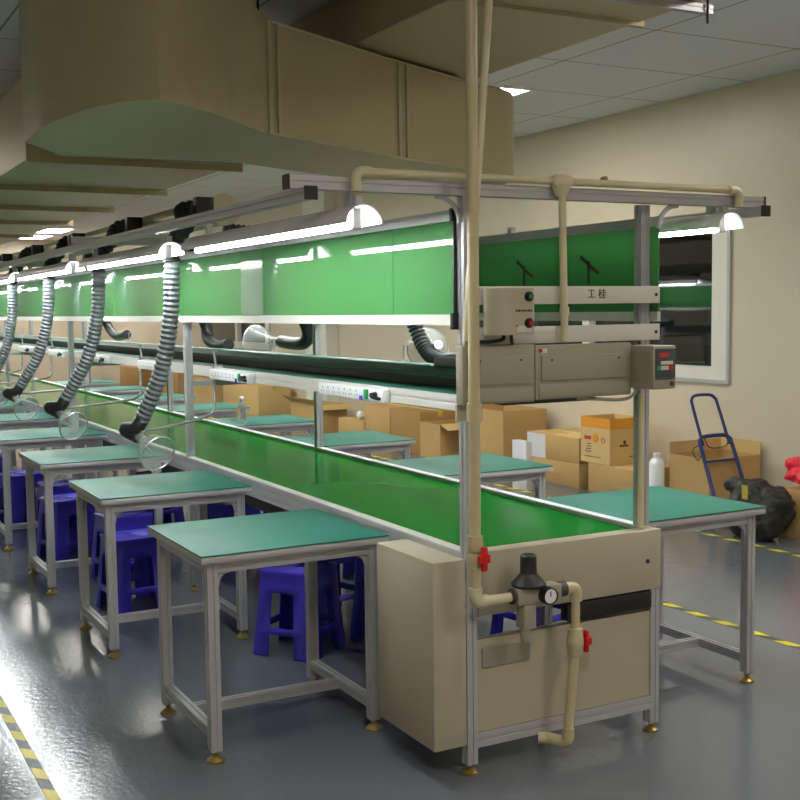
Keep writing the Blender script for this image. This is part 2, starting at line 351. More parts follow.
for x in (-.56, 1.26):
    MB().ext(prof(.035), (x, -.06, 1.897), (x, LEN, 1.897)).build('lamp_rail', 'alu', ln)
    MB().box(x-.02, -.068, 1.877, x+.02, -.06, 1.917).build('end_cap', 'black', ln)
# bottom frame + end box
b = MB(); b.ext(prof(.04, .05), (.04, .02, .115), (W-.04, .02, .115)); b.build('bottom_rail', 'alu', ln)
MB().box(.041, .006, .142, W-.041, .022, .455).build('lower_end_panel', 'beige', ln)
b = MB(); b.bbox(.042, -.004, .535, W+.003, .058, .752, .004); b.build('upper_end_panel', 'beige', ln)
b = MB(); b.ext(prof(.03), (.04, .025, .44), (W-.04, .025, .44)); b.build('slot_rail', 'alu', ln)
MB().box(.06, -.001, .36, .25, .0055, .425).build('nameplate', 'glabel', ln)
b = MB(); b.bbox(.40, -.012, .47, W-.045, .03, .53, .004); b.build('black_slot_cover', 'black', ln)
for zz in (.6,): MB().cyl((W-.06, -.008, .64), (W-.06, -.003, .64), .008, n=12).build('bolt', 'tin', ln)
# gearbox cover on the left of the near end
b = MB(); b.bbox(-.128, .0, .105, -.001, .40, .735, .006); cv = b.build('side_cover', 'beige', ln)
# green panels
def gpanel(x, side):
    secs = [(.046, .47), (.474, 1.73), (1.734, 2.015), (2.019, 4.4), (4.404, 7.33), (7.334, 10.26), (10.264, LEN)] if side == 'l' else [(.02, 2.93), (2.934, 5.86), (5.864, 8.79), (8.794, LEN)]
    for i, (a, b_) in enumerate(secs):
        MB().box(x, a, 1.535, x+.005, b_, 1.838).build('green_panel', 'panel', ln)
    a0 = secs[0][0]
    xo = -.008 if side == 'l' else .006
    MB().box(x+min(0, xo)-.002, a0, 1.5, x+max(0, xo)+.006, LEN, 1.5345).build('panel_rail', 'alu_w', ln)
    MB().box(x+min(0, xo)-.002, a0, 1.8385, x+max(0, xo)+.006, LEN, 1.873).build('panel_rail', 'alu', ln)
gpanel(-.0085, 'l'); gpanel(W+.0035, 'r')
MB().box(-.0145, .8, 1.536, -.0095, 1.0, 1.837).build('film_strip', 'film', ln) if False else None
fs = MB(); fs.box(-.0115, 1.735, 1.537, -.009, 2.01, 1.79); fs.build('clear_film', 'film', ln)
[MB().box(*q).build('end_cap', 'black', ln) for q in ((-.022, .036, 1.486, -.0005, .052, 1.54), (-.022, .036, 1.835, -.0005, .052, 1.877), (-.014, .040, 1.54, -.002, .046, 1.835))]
mk = MB()      # brown marker strokes on the inner face of the right hand panel
X0 = W+.003
def strokes(cy, sc_=1):
    for (a, b_) in (((.04, .05), (.0, .018)), ((.0, .03), (.0, -.058)), ((.0, .015), (-.05, -.018))):
        p = Vector((0, cy+a[0]*sc_*1.3, 1.70+a[1])); q = Vector((0, cy+b_[0]*sc_*1.3, 1.70+b_[1])); d = (q-p).normalized(); n_ = Vector((0, -d.z, d.y))*.008
        vs = [p-n_, p+n_, q+n_*.7, q-n_*.7]; vs = [(X0-.0015, v.y, v.z) for v in vs]+[(X0-.0001, v.y, v.z) for v in vs]
        mk.add(vs, [(0, 1, 2, 3), (7, 6, 5, 4), (0, 4, 5, 1), (1, 5, 6, 2), (2, 6, 7, 3), (3, 7, 4, 0)])
strokes(.86); mk.build('marker_strokes', 'marks', ln); mk = MB(); strokes(.42); mk.build('marker_strokes', 'marks', ln)
# cross bars on the near end
for z0, z1 in ((1.565, 1.625), (1.435, 1.492)):
    b = MB().bbox(.0405 if 0 else .02, -.012, z0, .805, -.0005, z1, .002).build('cross_bar', 'alu_w', ln)
    s = MB(); s.cyl((.787, -.015, (z0+z1)/2), (.787, -.012, (z0+z1)/2), .006, n=10); s.build('screw', 'black', b)
    if z0 > 1.5: text_mesh('bar_lettering', '工 桂', .036, 'ink', Matrix.Translation((.525, -.0128, 1.597)) @ XZ, b)
# two-level shelf
sh = MB().box(.182, .3, 1.232, .36, LEN, 1.246).build('shelf_mat', 'mat', ln)
MB().ext(prof(.022, .055), (.17, .3, 1.219), (.17, LEN, 1.219)).build('shelf_front_rail', 'alu_w', ln)
MB().box(.352, .3, 1.247, .3645, LEN, 1.283).build('shelf_riser', 'black', ln)
MB().box(.345, .1, 1.2845, .76, LEN, 1.298).build('upper_shelf_mat', 'mat', ln)
MB().box(.365, .32, 1.20, .775, LEN, 1.2835).build('shelf_tray', 'tin', ln)  # dark colour puts the shade under the shelf into the tray
for k in range(9):
    y = 1.79+k*1.7
    s = MB(); s.cyl((.745, y, 1.298), (.745, y, 1.385), .005, n=8); s.box(.72, y-.02, 1.298, .757, y+.02, 1.304); s.box(.735, y-.03, 1.378, .755, y+.02, 1.384); s.build('shelf_pin', 'alu', ln)

# ---------------------------------------------------------------- end equipment
for (x0, x1, z0, z1, lb) in ((-.042, .236, 1.245, 1.435, 'beige steel control enclosure on the near end, left one behind the vertical pipe'), (.24, .64, 1.25, 1.43, 'beige steel control enclosure on the near end, right one beside the speed controller')):
    t = thing('control_enclosure', lb, 'control box', (0, 0, 0))
    MB().bbox(x0, -.055, z0, x1, -.0135, z1, .003).build('housing', 'beige_d', t)
    d = MB().bbox(x0+.02, -.062, z0+.062, x1-.02, -.0555, z1-.035, .002).build('door', 'beige_d', t)
    MB().bbox(x0+.01, -.0605, z0+.006, x1-.01, -.0555, z0+.05, .002).build('lower_cover', 'beige_d', t)
    [MB().cyl((x, -.0645, z1-.05), (x, -.0625, z1-.05), .004, n=8).build('screw', 'tin', d) for x in (x0+.06, x1-.06)]
    MB().box(x0+.02, -.0565, z1-.026, x0+.045, -.0552, z1-.01).build('sticker', 'label', t)
    if x0 > 0: MB().box(x0+.012, -.0567, z1-.024, x0+.026, -.0553, z1-.012).build('red_sticker', 'red', t)
t = thing('mounting_bracket', 'pale steel bracket plate on the left corner post below the enclosure', 'bracket')
MB().box(-.038, -.0133, 1.19, .058, -.0005, 1.245).build('plate', 'beige', t)
# switch box
t = thing('switch_box', 'rounded beige switch box with two round push buttons on the upper cross bar', 'switch box')
pts = []; x0, x1, y0, y1 = .035, .195, -.12, -.0125
for cx, cy, r, a0 in ((x1-.012, y1-.002, .001, 0), (x0+.03, y1-.002, .001, 90), (x0+.055, y0+.055, .055, 180), (x1-.012, y0+.012, .012, 270)):
    for q in range(7): a = math.radians(a0+15*q); pts.append((cx+r*math.cos(a), cy+r*math.sin(a)))
MB().prism(pts, 1.468, 1.617).build('housing', 'beige', t)
for zz, mm in ((1.59, 'green_btn'), (1.505, 'red')):
    bt = MB().lathe([(0, .012), (.012, .012), (.012, .004), (.016, .004), (.016, 0)], (.168, -.1215+.0015, zz), (0, -1, 0)).build('push_button', 'black', t)
    MB().lathe([(0, .0145), (.007, .0145), (.007, .011)], (.168, -.1205, zz), (0, -1, 0)).build('button_cap', mm, bt)
MB().box(.122, -.1212, 1.477, .182, -.1198, 1.497).build('sticker', 'label', t)
MB().box(.119, -.1216, 1.494, .126, -.1198, 1.499).build('red_mark', 'red', t)
s = MB()
for k in range(7): s.box(.118+k*.0095, -.1208, 1.5415, .118+k*.0095+.007, -.1198, 1.5475+.0015*(k % 2))
s.build('lettering', 'ink', t)
cb = MB(); cb.sweep(bez([(.1, -.07, 1.472), (.1, -.075, 1.455), (.06, -.07, 1.447), (-.0, -.05, 1.447)]), .006, 8); cb.sweep(bez([(.14, -.06, 1.472), (.142, -.06, 1.45), (.15, -.05, 1.437)]), .006, 8)
tag(cb.build('power_cable', 'rubber'), 'short black cable running out under the beige switch box', 'cable')
# inverter
t = thing('speed_controller', 'grey box speed controller with red digital display on the right corner post', 'controller')
MB().bbox(.645, -.165, 1.272, .745, -.0135, 1.42, .006).build('housing', 'beige_d', t)
v = MB()
for k in range(9): v.box(.6435, -.15+k*.014, 1.29, .6455, -.143+k*.014, 1.40)
v.build('vent_slots', 'glabel', t)
fp = MB().bbox(.652, -.1705, 1.312, .738, -.1645, 1.41, .002).build('control_panel', 'screen', t)
MB().box(.668, -.1715, 1.382, .706, -.1703, 1.396).build('digital_display', 'led', fp)
MB().box(.672, -.1717, 1.356, .725, -.1703, 1.368).build('key_strip', 'label', fp)
MB().box(.672, -.1717, 1.338, .706, -.1703, 1.352).build('key_strip', 'label', fp)
MB().box(.656, -.1717, 1.337, .669, -.1703, 1.352).build('green_key', 'green_btn', fp)
MB().box(.709, -.1717, 1.337, .727, -.1703, 1.352).build('red_key', 'red', fp)
MB().box(.652, -.1665, 1.305, .738, -.1645, 1.309).build('cover_seam', 'tin', t)
MB().lathe([(0, .006), (.008, .006), (.008, 0)], (.725, -.165, 1.29), (0, -1, 0), 12).build('cover_screw', 'tin', t)
cb = MB(); cb.sweep(bez([(.67, -.06, 1.27), (.62, -.05, 1.235), (.5, -.035, 1.24), (.42, -.035, 1.247)]), .006, 8); pass
tag(cb.build('power_cable', 'beige_d'), 'grey cable looping below the right hand control enclosure', 'cable')

tag(MB().cyl((.766, .042, .754), (.766, .042, 1.24), .012, n=12).build('conduit_pipe', 'pvc'), 'short cream conduit pipe standing in front of the right corner post, under the speed controller', 'pipe')
# ---------------------------------------------------------------- pipework
def valve_handle(mb, c, ax):
    c = Vector(c); x, y, z = c
    if ax == 'x': mb.bbox(x-.008, y-.007, z-.035, x+.008, y+.007, z+.035, .004); mb.bbox(x-.012, y-.02, z-.01, x+.014, y+.02, z+.014, .006)
pp = thing('air_pipe', 'tall cream plastic air pipe rising from the red handled valve to the ceiling', 'pipe')
yp = -.088
xm = -.02
MB().cyl((xm, yp, .80), (xm, yp, ZC), .0185, n=18).build('riser', 'pvc_y', pp)
for z_ in (1.225, .80): MB().lathe([(.0185, -.03), (.024, -.03), (.024, -.002), (.0255, -.002), (.0255, .004), (.024, .004), (.024, .03), (.0185, .03)], (xm, yp, z_)).build('coupling', 'pvc_y', pp)
vb = MB().lathe([(.012, -.035), (.024, -.03), (.024, -.018), (.027, -.012), (.027, .012), (.024, .018), (.024, .03), (.012, .035)], (xm, yp, .755)).build('ball_valve', 'pvc_y', pp)
h = MB(); h.cyl((xm, yp, .755), (xm+.01, yp-.035, .755), .008, n=10); h.bbox(xm-.004, yp-.05, .72, xm+.018, yp-.034, .80, .006); h.bbox(xm-.016, yp-.048, .745, xm+.03, yp-.034, .775, .006); h.build('red_handle', 'red', vb)
MB().cyl((xm, yp, .645), (xm, yp, .73), .017, n=16).build('lower_riser', 'pvc_y', pp)
s = MB(); s.sweep(bez([(xm, yp, .66), (xm, yp, .632), (xm+.012, yp, .615), (xm+.04, yp, .612)], 6), .022, 14); s.build('elbow', 'pvc', pp); MB().cyl((xm+.03, yp, .612), (.112, yp, .612), .0165, n=14).build('side_pipe', 'pvc', pp)
ps = tag(MB().sweep([(-.024, -.05, 1.45), (-.012, -.05, 1.62), (.012, -.05, 1.85), (.06, -.05, 2.4), (.078, -.05, 2.62), (.08, -.05, 3.25)], .0125, 14).build('conduit_pipe', 'pvc'), 'thin whitish conduit pipe leaning just behind the tall cream pipe', 'pipe')
# horizontal top pipe with drops
tp = thing('air_pipe', 'horizontal cream plastic pipe with tee fitting lying along the near top beam', 'pipe')
yt, zt_ = -.018, 1.972
s = MB(); s.cyl((-.37, yt, zt_), (1.15, yt, zt_), .0125, n=14); s.build('pipe_run', 'pvc', tp)
for xx, sg in ((-.39, 1), (1.17, -1)):
    MB().sweep(bez([(xx+sg*.05, yt, zt_), (xx+sg*.015, yt, zt_-.002), (xx, yt, zt_-.02), (xx, yt, zt_-.06)], 6), .0165, 12).build('elbow', 'pvc', tp)
s = MB(); s.bbox(.33, yt-.022, zt_-.02, .41, yt+.02, zt_+.022, .012); s.cyl((.37, yt-.0, zt_-.05), (.37, yt, zt_-.01), .02, .034, n=16); s.build('tee', 'pvc', tp)
s = MB(); s.cyl((.37, yt-.02, 1.44), (.37, yt-.006, zt_-.03), .0125, n=14); s.lathe([(.0125, -.015), (.016, -.015), (.016, .015), (.0125, .015)], (.37, yt-.0185, 1.54)); s.build('drop_pipe', 'pvc', tp)
t = MB().cyl((.56, -.0, 1.985), (.60, .04, 1.995), .012, n=10).build('nozzle', 'brass', tp)
# filter regulator
rg = thing('filter_regulator', 'air filter regulator with black knob and round pressure gauge on the near end', 'regulator')
y = -.088
s = MB(); s.bbox(.125, y-.03, .585, .30, y+.03, .64, .006); s.bbox(.15, y-.026, .50, .2, y+.026, .585, .006); s.build('body', 'beige_d', rg)
s = MB(); s.lathe([(0, .105), (.022, .105), (.027, .10), (.028, .045), (.030, .04), (.058, .008), (.056, 0), (0, 0)], (.185, y, .641), n=28); s.build('adjusting_knob', 'black', rg)
g = MB(); g.lathe([(0, .03), (.0, .028), (.024, .028), (.0265, .034), (.029, .03), (.029, 0), (0, 0)], (.232, y-.03, .612), (0, -1, 0)); g = g.build('pressure_gauge', 'black', rg)
MB().lathe([(0, .0292), (.0235, .0292)], (.232, y-.03, .612), (0, -1, 0)).build('gauge_dial', 'white', g)
MB().box(.230, y-.0605, .61, .2335, y-.0597, .628).build('gauge_needle', 'black', g)
[MB().lathe([(.02, 0), (.026, .004), (.026, .03), (.02, .034)], (x_, y, .613), (1, 0, 0)).build('union', 'tin', rg) for x_ in (.112, .30)]
MB().lathe([(0, 0), (.015, 0), (.02, .02), (.02, .045), (0, .05)], (.175, y, .455), (0, 0, 1)).build('bowl', 'beige_d', rg)
MB().bbox(.2, y+.03, .575, .27, -.0045, .625, .003).build('bracket', 'beige_d', rg)
dp = thing('air_pipe', 'lower cream plastic down pipe with a red handled valve ending near the floor', 'pipe')
s = MB(); s.sweep(bez([(.334, y, .612), (.365, y, .61), (.378, y, .595), (.378, y, .565)], 6), .021, 14); s.build('elbow', 'pvc_y', dp)
MB().cyl((.376, y, .47), (.377, y, .57), .015, n=14).build('upper_pipe', 'pvc_y', dp)
vb = MB().lathe([(.013, -.05), (.025, -.045), (.025, -.02), (.029, -.012), (.029, .012), (.025, .02), (.025, .045), (.013, .05)], (.375, y, .425)).build('ball_valve', 'pvc_y', dp)
h = MB(); h.cyl((.38, y, .425), (.408, y-.012, .425), .008, n=10); h.bbox(.404, y-.024, .385, .418, y-.004, .462, .005); h.bbox(.402, y-.028, .412, .428, y, .438, .005); h.build('red_handle', 'red', vb)
MB().cyl((.372, y, .38), (.345, y, .115), .0165, n=14).build('lower_pipe', 'pvc_y', dp)
s = MB(); s.sweep(bez([(.346, y, .13), (.343, y, .095), (.335, y+.015, .08), (.31, y+.06, .08), (.28, -.005, .08)], 6), .02, 14); s.build('elbow', 'pvc_y', dp)

# ---------------------------------------------------------------- lamps
def lamp(name, label):
    t = thing(name, label, 'lamp'); L = 1.62; n = 14; R = .062; H = .058
    sec = [(R*math.cos(math.pi*i/n), H*math.sin(math.pi*i/n)) for i in range(n+1)]
    inn = [(p[0]*.94, p[1]*.94-.0) for p in sec]
    vs = [(p[0], yy, p[1]) for yy in (0, L) for p in sec]+[(p[0], yy, p[1]) for yy in (0, L) for p in inn]
    k = n+1; fs = []
    for i in range(n): fs += [(i, i+1, k+i+1, k+i), (2*k+i, 3*k+i, 3*k+i+1, 2*k+i+1), (i, 2*k+i, 2*k+i+1, i+1), (k+i, k+i+1, 3*k+i+1, 3*k+i)]
    for i in (0, n): fs.append((i, k+i, 3*k+i, 2*k+i))
    MB().add(vs, fs, 0, True).build('reflector', 'refl', t)
    MB().cyl((0, .07, .003), (0, L-.05, .003), .0145, n=12).build('tube', 'tube', t)
    [MB().bbox(-.014, y_, -.014, .014, y_+.025, .05, .003).build('tube_holder', 'white', t) for y_ in (.045, L-.05)]
    [MB().box(-.012, y_, .055, .012, y_+.03, z_).build('hanger', 'alu', t) for y_, z_ in ((.09, .10), (L-.2, .10), (.03, .085))]
    return t
LP = 1.95
names = ['nearest', 'second', 'third', 'fourth', 'fifth', 'sixth', 'seventh']
l0 = lamp('tube_lamp', 'lit tube lamp under a curved reflector on the left side, nearest of its row')
l0.location = (-.375, -.04, 1.815); l0['group'] = 'left row of tube lamps'
for k in range(1, 7): dup(l0, (-.375, -.04+LP*k, 1.815), 0, 'lit tube lamp in the left row above the tables, %s from the near end' % names[k])
for k in range(0, 7): dup(l0, (1.125, -.03+LP*k, 1.835), 0, ('lit tube lamp hanging at the right end of the near top beam' if k == 0 else 'lit tube lamp in the right row, %s from the near end' % names[k]), 'right row of tube lamps')

# ---------------------------------------------------------------- exhaust pipe, hoses, hoods
ex = thing('exhaust_pipe', 'long round cream exhaust pipe above the left lamps feeding the black hoses', 'exhaust pipe')
MB().cyl((.06, 2.43, 2.07), (.06, 16, 2.07), .075, n=24).build('pipe_run', 'pvc', ex)
s = MB(); s.lathe([(0, 0), (.08, 0), (.08, .03), (.075, .03)], (.06, 2.41, 2.07), (0, 1, 0)); s.build('end_cap', 'pvc', ex)
stations = [2.48, 3.77, 5.23, 6.70, 8.16, 9.63, 11.1]
for k, ys in enumerate(stations):
    MB().bbox(-.12, ys-.17, 2.03, -.03, ys-.11, 2.12, .004).build('blast_gate', 'black', ex)
for k, ys in enumerate((2.22, 4.4)): pass
def hood(name, label, base, axis, parent_group, k=1.0):
    t = thing(name, label, 'fume hood'); ax = Vector(axis).normalized()
    pr = [(.020, 0), (.022, .02), (.030, .035), (.055, .055), (.075, .085), (.086, .12), (.089, .145)]; pr = [(r*k, h*k) for r, h in pr]
    if k > 1.5: pr = [(.03, 0), (.034, .03), (.055, .10), (.085, .17), (.118, .21), (.138, .224)]
    pr2 = [(r-.0025, h) for r, h in pr][::-1]
    MB().lathe(pr+pr2+[pr[0]], base, ax, 28).build('clear_dome', 'acrylic', t)
    e = Vector(base); r = .089*k; a = Vector((1, 0, 0)) if abs(ax.x) < .9 else Vector((0, 1, 0)); x = ax.cross(a).normalized(); y = ax.cross(x)
    MB().sweep([e+ax*.146*k+x*r*math.cos(q*math.pi/16)+y*r*math.sin(q*math.pi/16) for q in range(33)], .0038, 8, cap=False).build('rim', 'chrome', t)
    MB().cyl(e-ax*.05, e+ax*.012, .024, n=18).build('neck', 'chrome', t)
    MB().cyl(e+ax*.02, e+ax*.12, .004, n=8).build('inner_rod', 'chrome', t)
    t['group'] = parent_group
    return t
def station_left(k, ys, top, hd, axis):
    top = Vector(top); hd = Vector(hd); ax = Vector(axis).normalized(); nb = hd-ax*.05
    x0, y0, z0 = top
    m = MB(); up_ = [(x0, y0, 1.80)]; stub = [(-.0, ys, 2.07), (-.07, ys-.02, 2.08), (-.14, ys-.03, 2.06), (-.19, y0-.02, 1.98), (x0, y0, 1.88), (x0, y0, 1.79)]
    elb = nb-ax*.05+Vector((0, 0, .03))
    a = Vector((x0, y0, 1.80)); d = elb-a
    pts = up_+[tuple(a+Vector((d.x*.05, d.y*.10, d.z*.33))), tuple(a+Vector((d.x*.3, d.y*.32, d.z*.66))), tuple(a+Vector((d.x*.80, d.y*.72, d.z*.97)))]
    t = thing('extraction_hose', '', 'hose'); t['group'] = 'grey corrugated extraction hoses on the left'
    t['label'] = 'grey corrugated extraction hose hanging on the left side, %s from the near end' % names[k]
    flex(m, pts, .038); m.build('corrugated_tube', 'hose', t)
    m = MB(); flex(m, stub, .04, .032); m.build('black_stub', 'rubber', t)
    m = MB(); last = Vector(pts[-1]); m.sweep(bez([tuple(last+Vector((.01, 0, .02))), tuple(last+Vector((-.03, .0, -.035))), tuple(nb-ax*.05+Vector((-.03, .02, .01))), tuple(nb+ax*.005)], 8), .036, 16); m.build('black_elbow', 'rubber', t)
    
    hood('fume_hood', 'clear domed fume hood on the left side, %s from the near end' % names[k], hd, ax, 'clear fume hoods on the left')
    # gooseneck arm
    g = thing('gooseneck_arm', 'bent chrome arm clamped to the shelf holding the clear hood, %s on the left' % names[k], 'support arm'); g['group'] = 'bent chrome arms of the left hoods'
    cy = hd.y+.55
    c = MB(); c.bbox(.146, cy-.012, 1.17, .158, cy+.012, 1.262, .002); c.bbox(.146, cy-.012, 1.2465, .2, cy+.012, 1.262, .002); c.build('clamp', 'alu', g)
    c = MB(); c.cyl((.165, cy, 1.262), (.155, cy, 1.34), .006, n=8); c.box(.14, cy-.015, 1.335, .17, cy+.015, 1.342); c.build('clamp_screw', 'alu', g)
    nk = hd-ax*.01+Vector((0, 0, .033))
    c = MB(); c.sweep(bez([(.152, cy, 1.17), (.152, cy, 1.08), (.10, cy-.05, .99), tuple(nk+Vector((.16, .17, .0))), tuple(nk+Vector((.04, .05, .008))), tuple(nk)], 14), .008, 10); c.build('arm_tube', 'chrome', g)
hz = [(-.41, 2.36, .93), (-.48, 3.86, .94), (-.49, 5.3, .945), (-.45, 6.75, .94), (-.45, 8.2, .94)]
for k, h in enumerate(hz):
    station_left(k, stations[k]+.03, (-.262, (stations[k] if k else 2.30)-.02, 1.8), h, (.25, -.9, -.38))
# right side hoods
def tubeset(label, pts, r, rub, grp='dark corrugated hoses on the right'):
    t = thing('extraction_hose', label, 'hose', group=grp); m = MB()
    if rub: m.sweep(bez(pts, 10), r, 16); m.build('smooth_tube', 'rubber', t)
    else: flex(m, pts, r); m.build('corrugated_tube', 'hose_d', t)
tubeset('dark corrugated hose curving behind the near left corner post, above the shelf', [(.10, 2.56, 1.975), (.5, 2.45, 1.93), (.85, 2.35, 1.92), (.97, 2.25, 1.8), (1.0, 2.22, 1.6), (1.05, 2.22, 1.46), (1.07, 2.13, 1.33), (1.07, 1.96, 1.285), (1.07, 1.75, 1.30)], .04, False)
hood('fume_hood', 'clear fume hood just left of the near corner post above the shelf', (1.12, 2.12, 1.36), (.2, .7, -.1), 'clear fume hoods on the right', 1.3)
tubeset('short black elbow hose with grey clamp above the shelf, right of the transparent cone', [(.10, 3.7, 1.975), (.5, 3.7, 1.93), (.85, 3.7, 1.92), (.97, 3.7, 1.8), (1.02, 3.72, 1.58), (1.1, 3.76, 1.42), (1.1, 3.82, 1.35), (1.1, 3.98, 1.335), (1.1, 4.22, 1.345)], .045, True)
hood('fume_hood', 'clear cone shaped fume hood seen under the green panel above the shelf', (1.1, 4.27, 1.345), (-.35, .95, -.12), 'clear fume hoods on the right', 1.55)
tubeset('black curved hose hooking up at the left of the transparent cone above the shelf', [(.10, 5.7, 1.975), (.5, 5.7, 1.93), (.85, 5.7, 1.92), (.97, 5.74, 1.8), (1.03, 5.8, 1.58), (1.1, 5.84, 1.44), (1.1, 5.78, 1.33), (1.1, 5.55, 1.285), (1.1, 5.3, 1.30)], .045, True)
tubeset('black hose far down the right side above the shelf, next to the distant window', [(.10, 8.9, 1.975), (.5, 8.9, 1.93), (.85, 8.9, 1.92), (.97, 8.95, 1.8), (1.03, 9.0, 1.58), (1.1, 9.0, 1.4), (1.1, 8.7, 1.32), (1.1, 8.3, 1.34)], .045, True)
t = tag(MB().bbox(.62, .98, 1.2985, .74, 1.28, 1.34, .004).build('junction_box', 'alu'), 'small grey box on the upper shelf next to the near corner post', 'box')

# power strips on the shelf rail
def strip(label, y):
    t = thing('power_strip', label, 'power strip', (.154, y, 1.215), 0, 'white power strips on the shelf rail')
    MB().bbox(-.0, -.62, -.026, .004, 0, .024, .004).build('body', 'white', t) if 0 else MB().bbox(-.03, -.62, -.028, -.0005+.004, 0, .026, .006).build('body', 'white', t)
    s = MB()
    for k in range(7):
        yy = -.05-k*.055
        s.box(-.0312, yy-.003, .004, -.0298, yy+.003, .012); s.box(-.0312, yy-.012, -.012, -.0298, yy-.008, -.004); s.box(-.0312, yy+.008, -.012, -.0298, yy+.012, -.004)
    s.build('socket_holes', 'glabel', t)
    sw = MB().bbox(-.036, -.495, -.02, -.0298, -.46, .02, .003).build('switch', 'green_btn', t)
    s = MB(); s.cyl((-.03, -.56, .002), (-.055, -.57, .0), .012, n=12); s.sweep(bez([(-.055, -.57, 0), (-.07, -.6, -.003), (-.06, -.65, -.008)], 6), .007, 8); s.build('plug', 'black', t)
    s = MB().bbox(-.034, -.44, -.028, -.0298, -.415, -.008, .003).build('indicator', 'stool', t)
    return t
for k in range(6):
    lb = ['white multi socket strip on the shelf rail, nearest of the row', 'white multi socket strip on the shelf rail above the clear bottle'][k] if k < 2 else 'white multi socket strip on the shelf rail, %s from the near end' % names[k]
    s0 = strip(lb, 1.44+k*1.466) if k == 0 else dup(s0, (.154, 1.44+k*1.466, 1.215), 0, lb)

# ---------------------------------------------------------------- work tables
def table(name, label):
    t = thing(name, label, 'table'); w, d, H = .715, .655, .735
    MB().bbox(0, 0, H-.006, w, d, H, .003).build('mat_top', 'mat', t)
    MB().bbox(.001, .001, H-.032, w-.001, d-.001, H-.0065, .006).build('board_edge', 'alu', t)
    f = MB(); z = H-.032-.0205
    for (p, q) in (((.08, .05), (w-.08, .05)), ((.08, d-.05), (w-.08, d-.05)), ((.05, .08), (.05, d-.08)), ((w-.05, .08), (w-.05, d-.08))):
        f.ext(prof(.036), (p[0]-(.01 if p[1] == q[1] else 0), p[1]-(.01 if p[0] == q[0] else 0), z), (q[0]+(.01 if p[1] == q[1] else 0), q[1]+(.01 if p[0] == q[0] else 0), z))
    f.build('apron_frame', 'alu', t)
    br = MB()
    for (x, y) in ((.05, .05), (w-.05, .05), (.05, d-.05), (w-.05, d-.05)):
        sx = 1 if x < .3 else -1; sy = 1 if y < .3 else -1
        for ax_ in (0, 1):
            arc = []
            for q in range(6):
                a = math.pi/2*q/5; o = .02+.045*(1-math.cos(a)); zz = z-.015-.05*(1-math.sin(a))
                arc.append((x+sx*o if ax_ == 0 else x, y+sy*o if ax_ == 1 else y, zz))
            br.sweep(arc, .009, 6)
    br.build('corner_bracket', 'alu', t)
    for (x, y) in ((.05, .05), (w-.05, .05), (.05, d-.05), (w-.05, d-.05)):
        lg = MB().ext(P40, (x, y, .04), (x, y, H-.0325)).build('leg', 'alu', t)
        MB().lathe([(0, 0), (.030, 0), (.030, .008), (.014, .02), (.009, .022), (.009, .045)], (x, y, 0), n=16).build('levelling_foot', 'brass', lg)
    for x in (.05, w-.05): MB().ext(prof(.036), (x, .07, .10), (x, d-.07, .10)).build('side_stretcher', 'alu', t)
    MB().ext(prof(.036), (.068, d/2, .10), (w-.068, d/2, .10)).build('middle_stretcher', 'alu', t)
    return t
t0 = table('work_table', 'green topped work table on the left, nearest of its row')
t0.location = (-.74, .495, 0); t0['group'] = 'green topped tables left of the line'
LT = [.495, 1.88, 3.24, 4.62, 6.05, 7.5, 8.95]
for k in range(1, 7): dup(t0, (-.74, LT[k], 0), 0, ['', 'second green topped work table on the left, above the front blue stools', 'third green topped work table on the left', 'fourth green topped table on the left, white cup on it'][k] if k < 4 else 'green topped table far down the left side, %s from the near end' % names[k])
for k in range(8):
    dup(t0, (.842, .20+k*1.4677, 0), 0, ['green topped work table at the far right, nearest on the right side', 'second green topped table on the right, in front of the stacked cartons', 'third green topped table on the right, seen under the shelf', 'fourth green topped table on the right, clear bottle on it'][k] if k < 4 else 'green topped table far down the right side, %s from the near end' % names[k] if k < 7 else 'green topped table at the far end of the right side', 'green topped tables right of the line')
# bottle and cup
t = thing('bottle', 'clear plastic bottle standing on a right side table', 'bottle', (1.0, 4.78, .7355))
MB().lathe([(0, .002), (.032, .002), (.035, .02), (.035, .11), (.03, .135), (.014, .165), (.013, .19)], (0, 0, 0)).build('body', 'pet', t)
MB().lathe([(.015, .175), (.016, .178), (.016, .195), (0, .197)], (0, 0, 0)).build('cap', 'white', t)
t = tag(MB().lathe([(0, 0), (.031, 0), (.038, .13), (.041, .132), (.041, .138), (.037, .138), (.029, .01), (0, .008)], (0, 0, 0)).build('paper_cup', 'white', loc=(-.2, 4.86, .7355)), 'white cup standing on the fourth left table', 'cup')

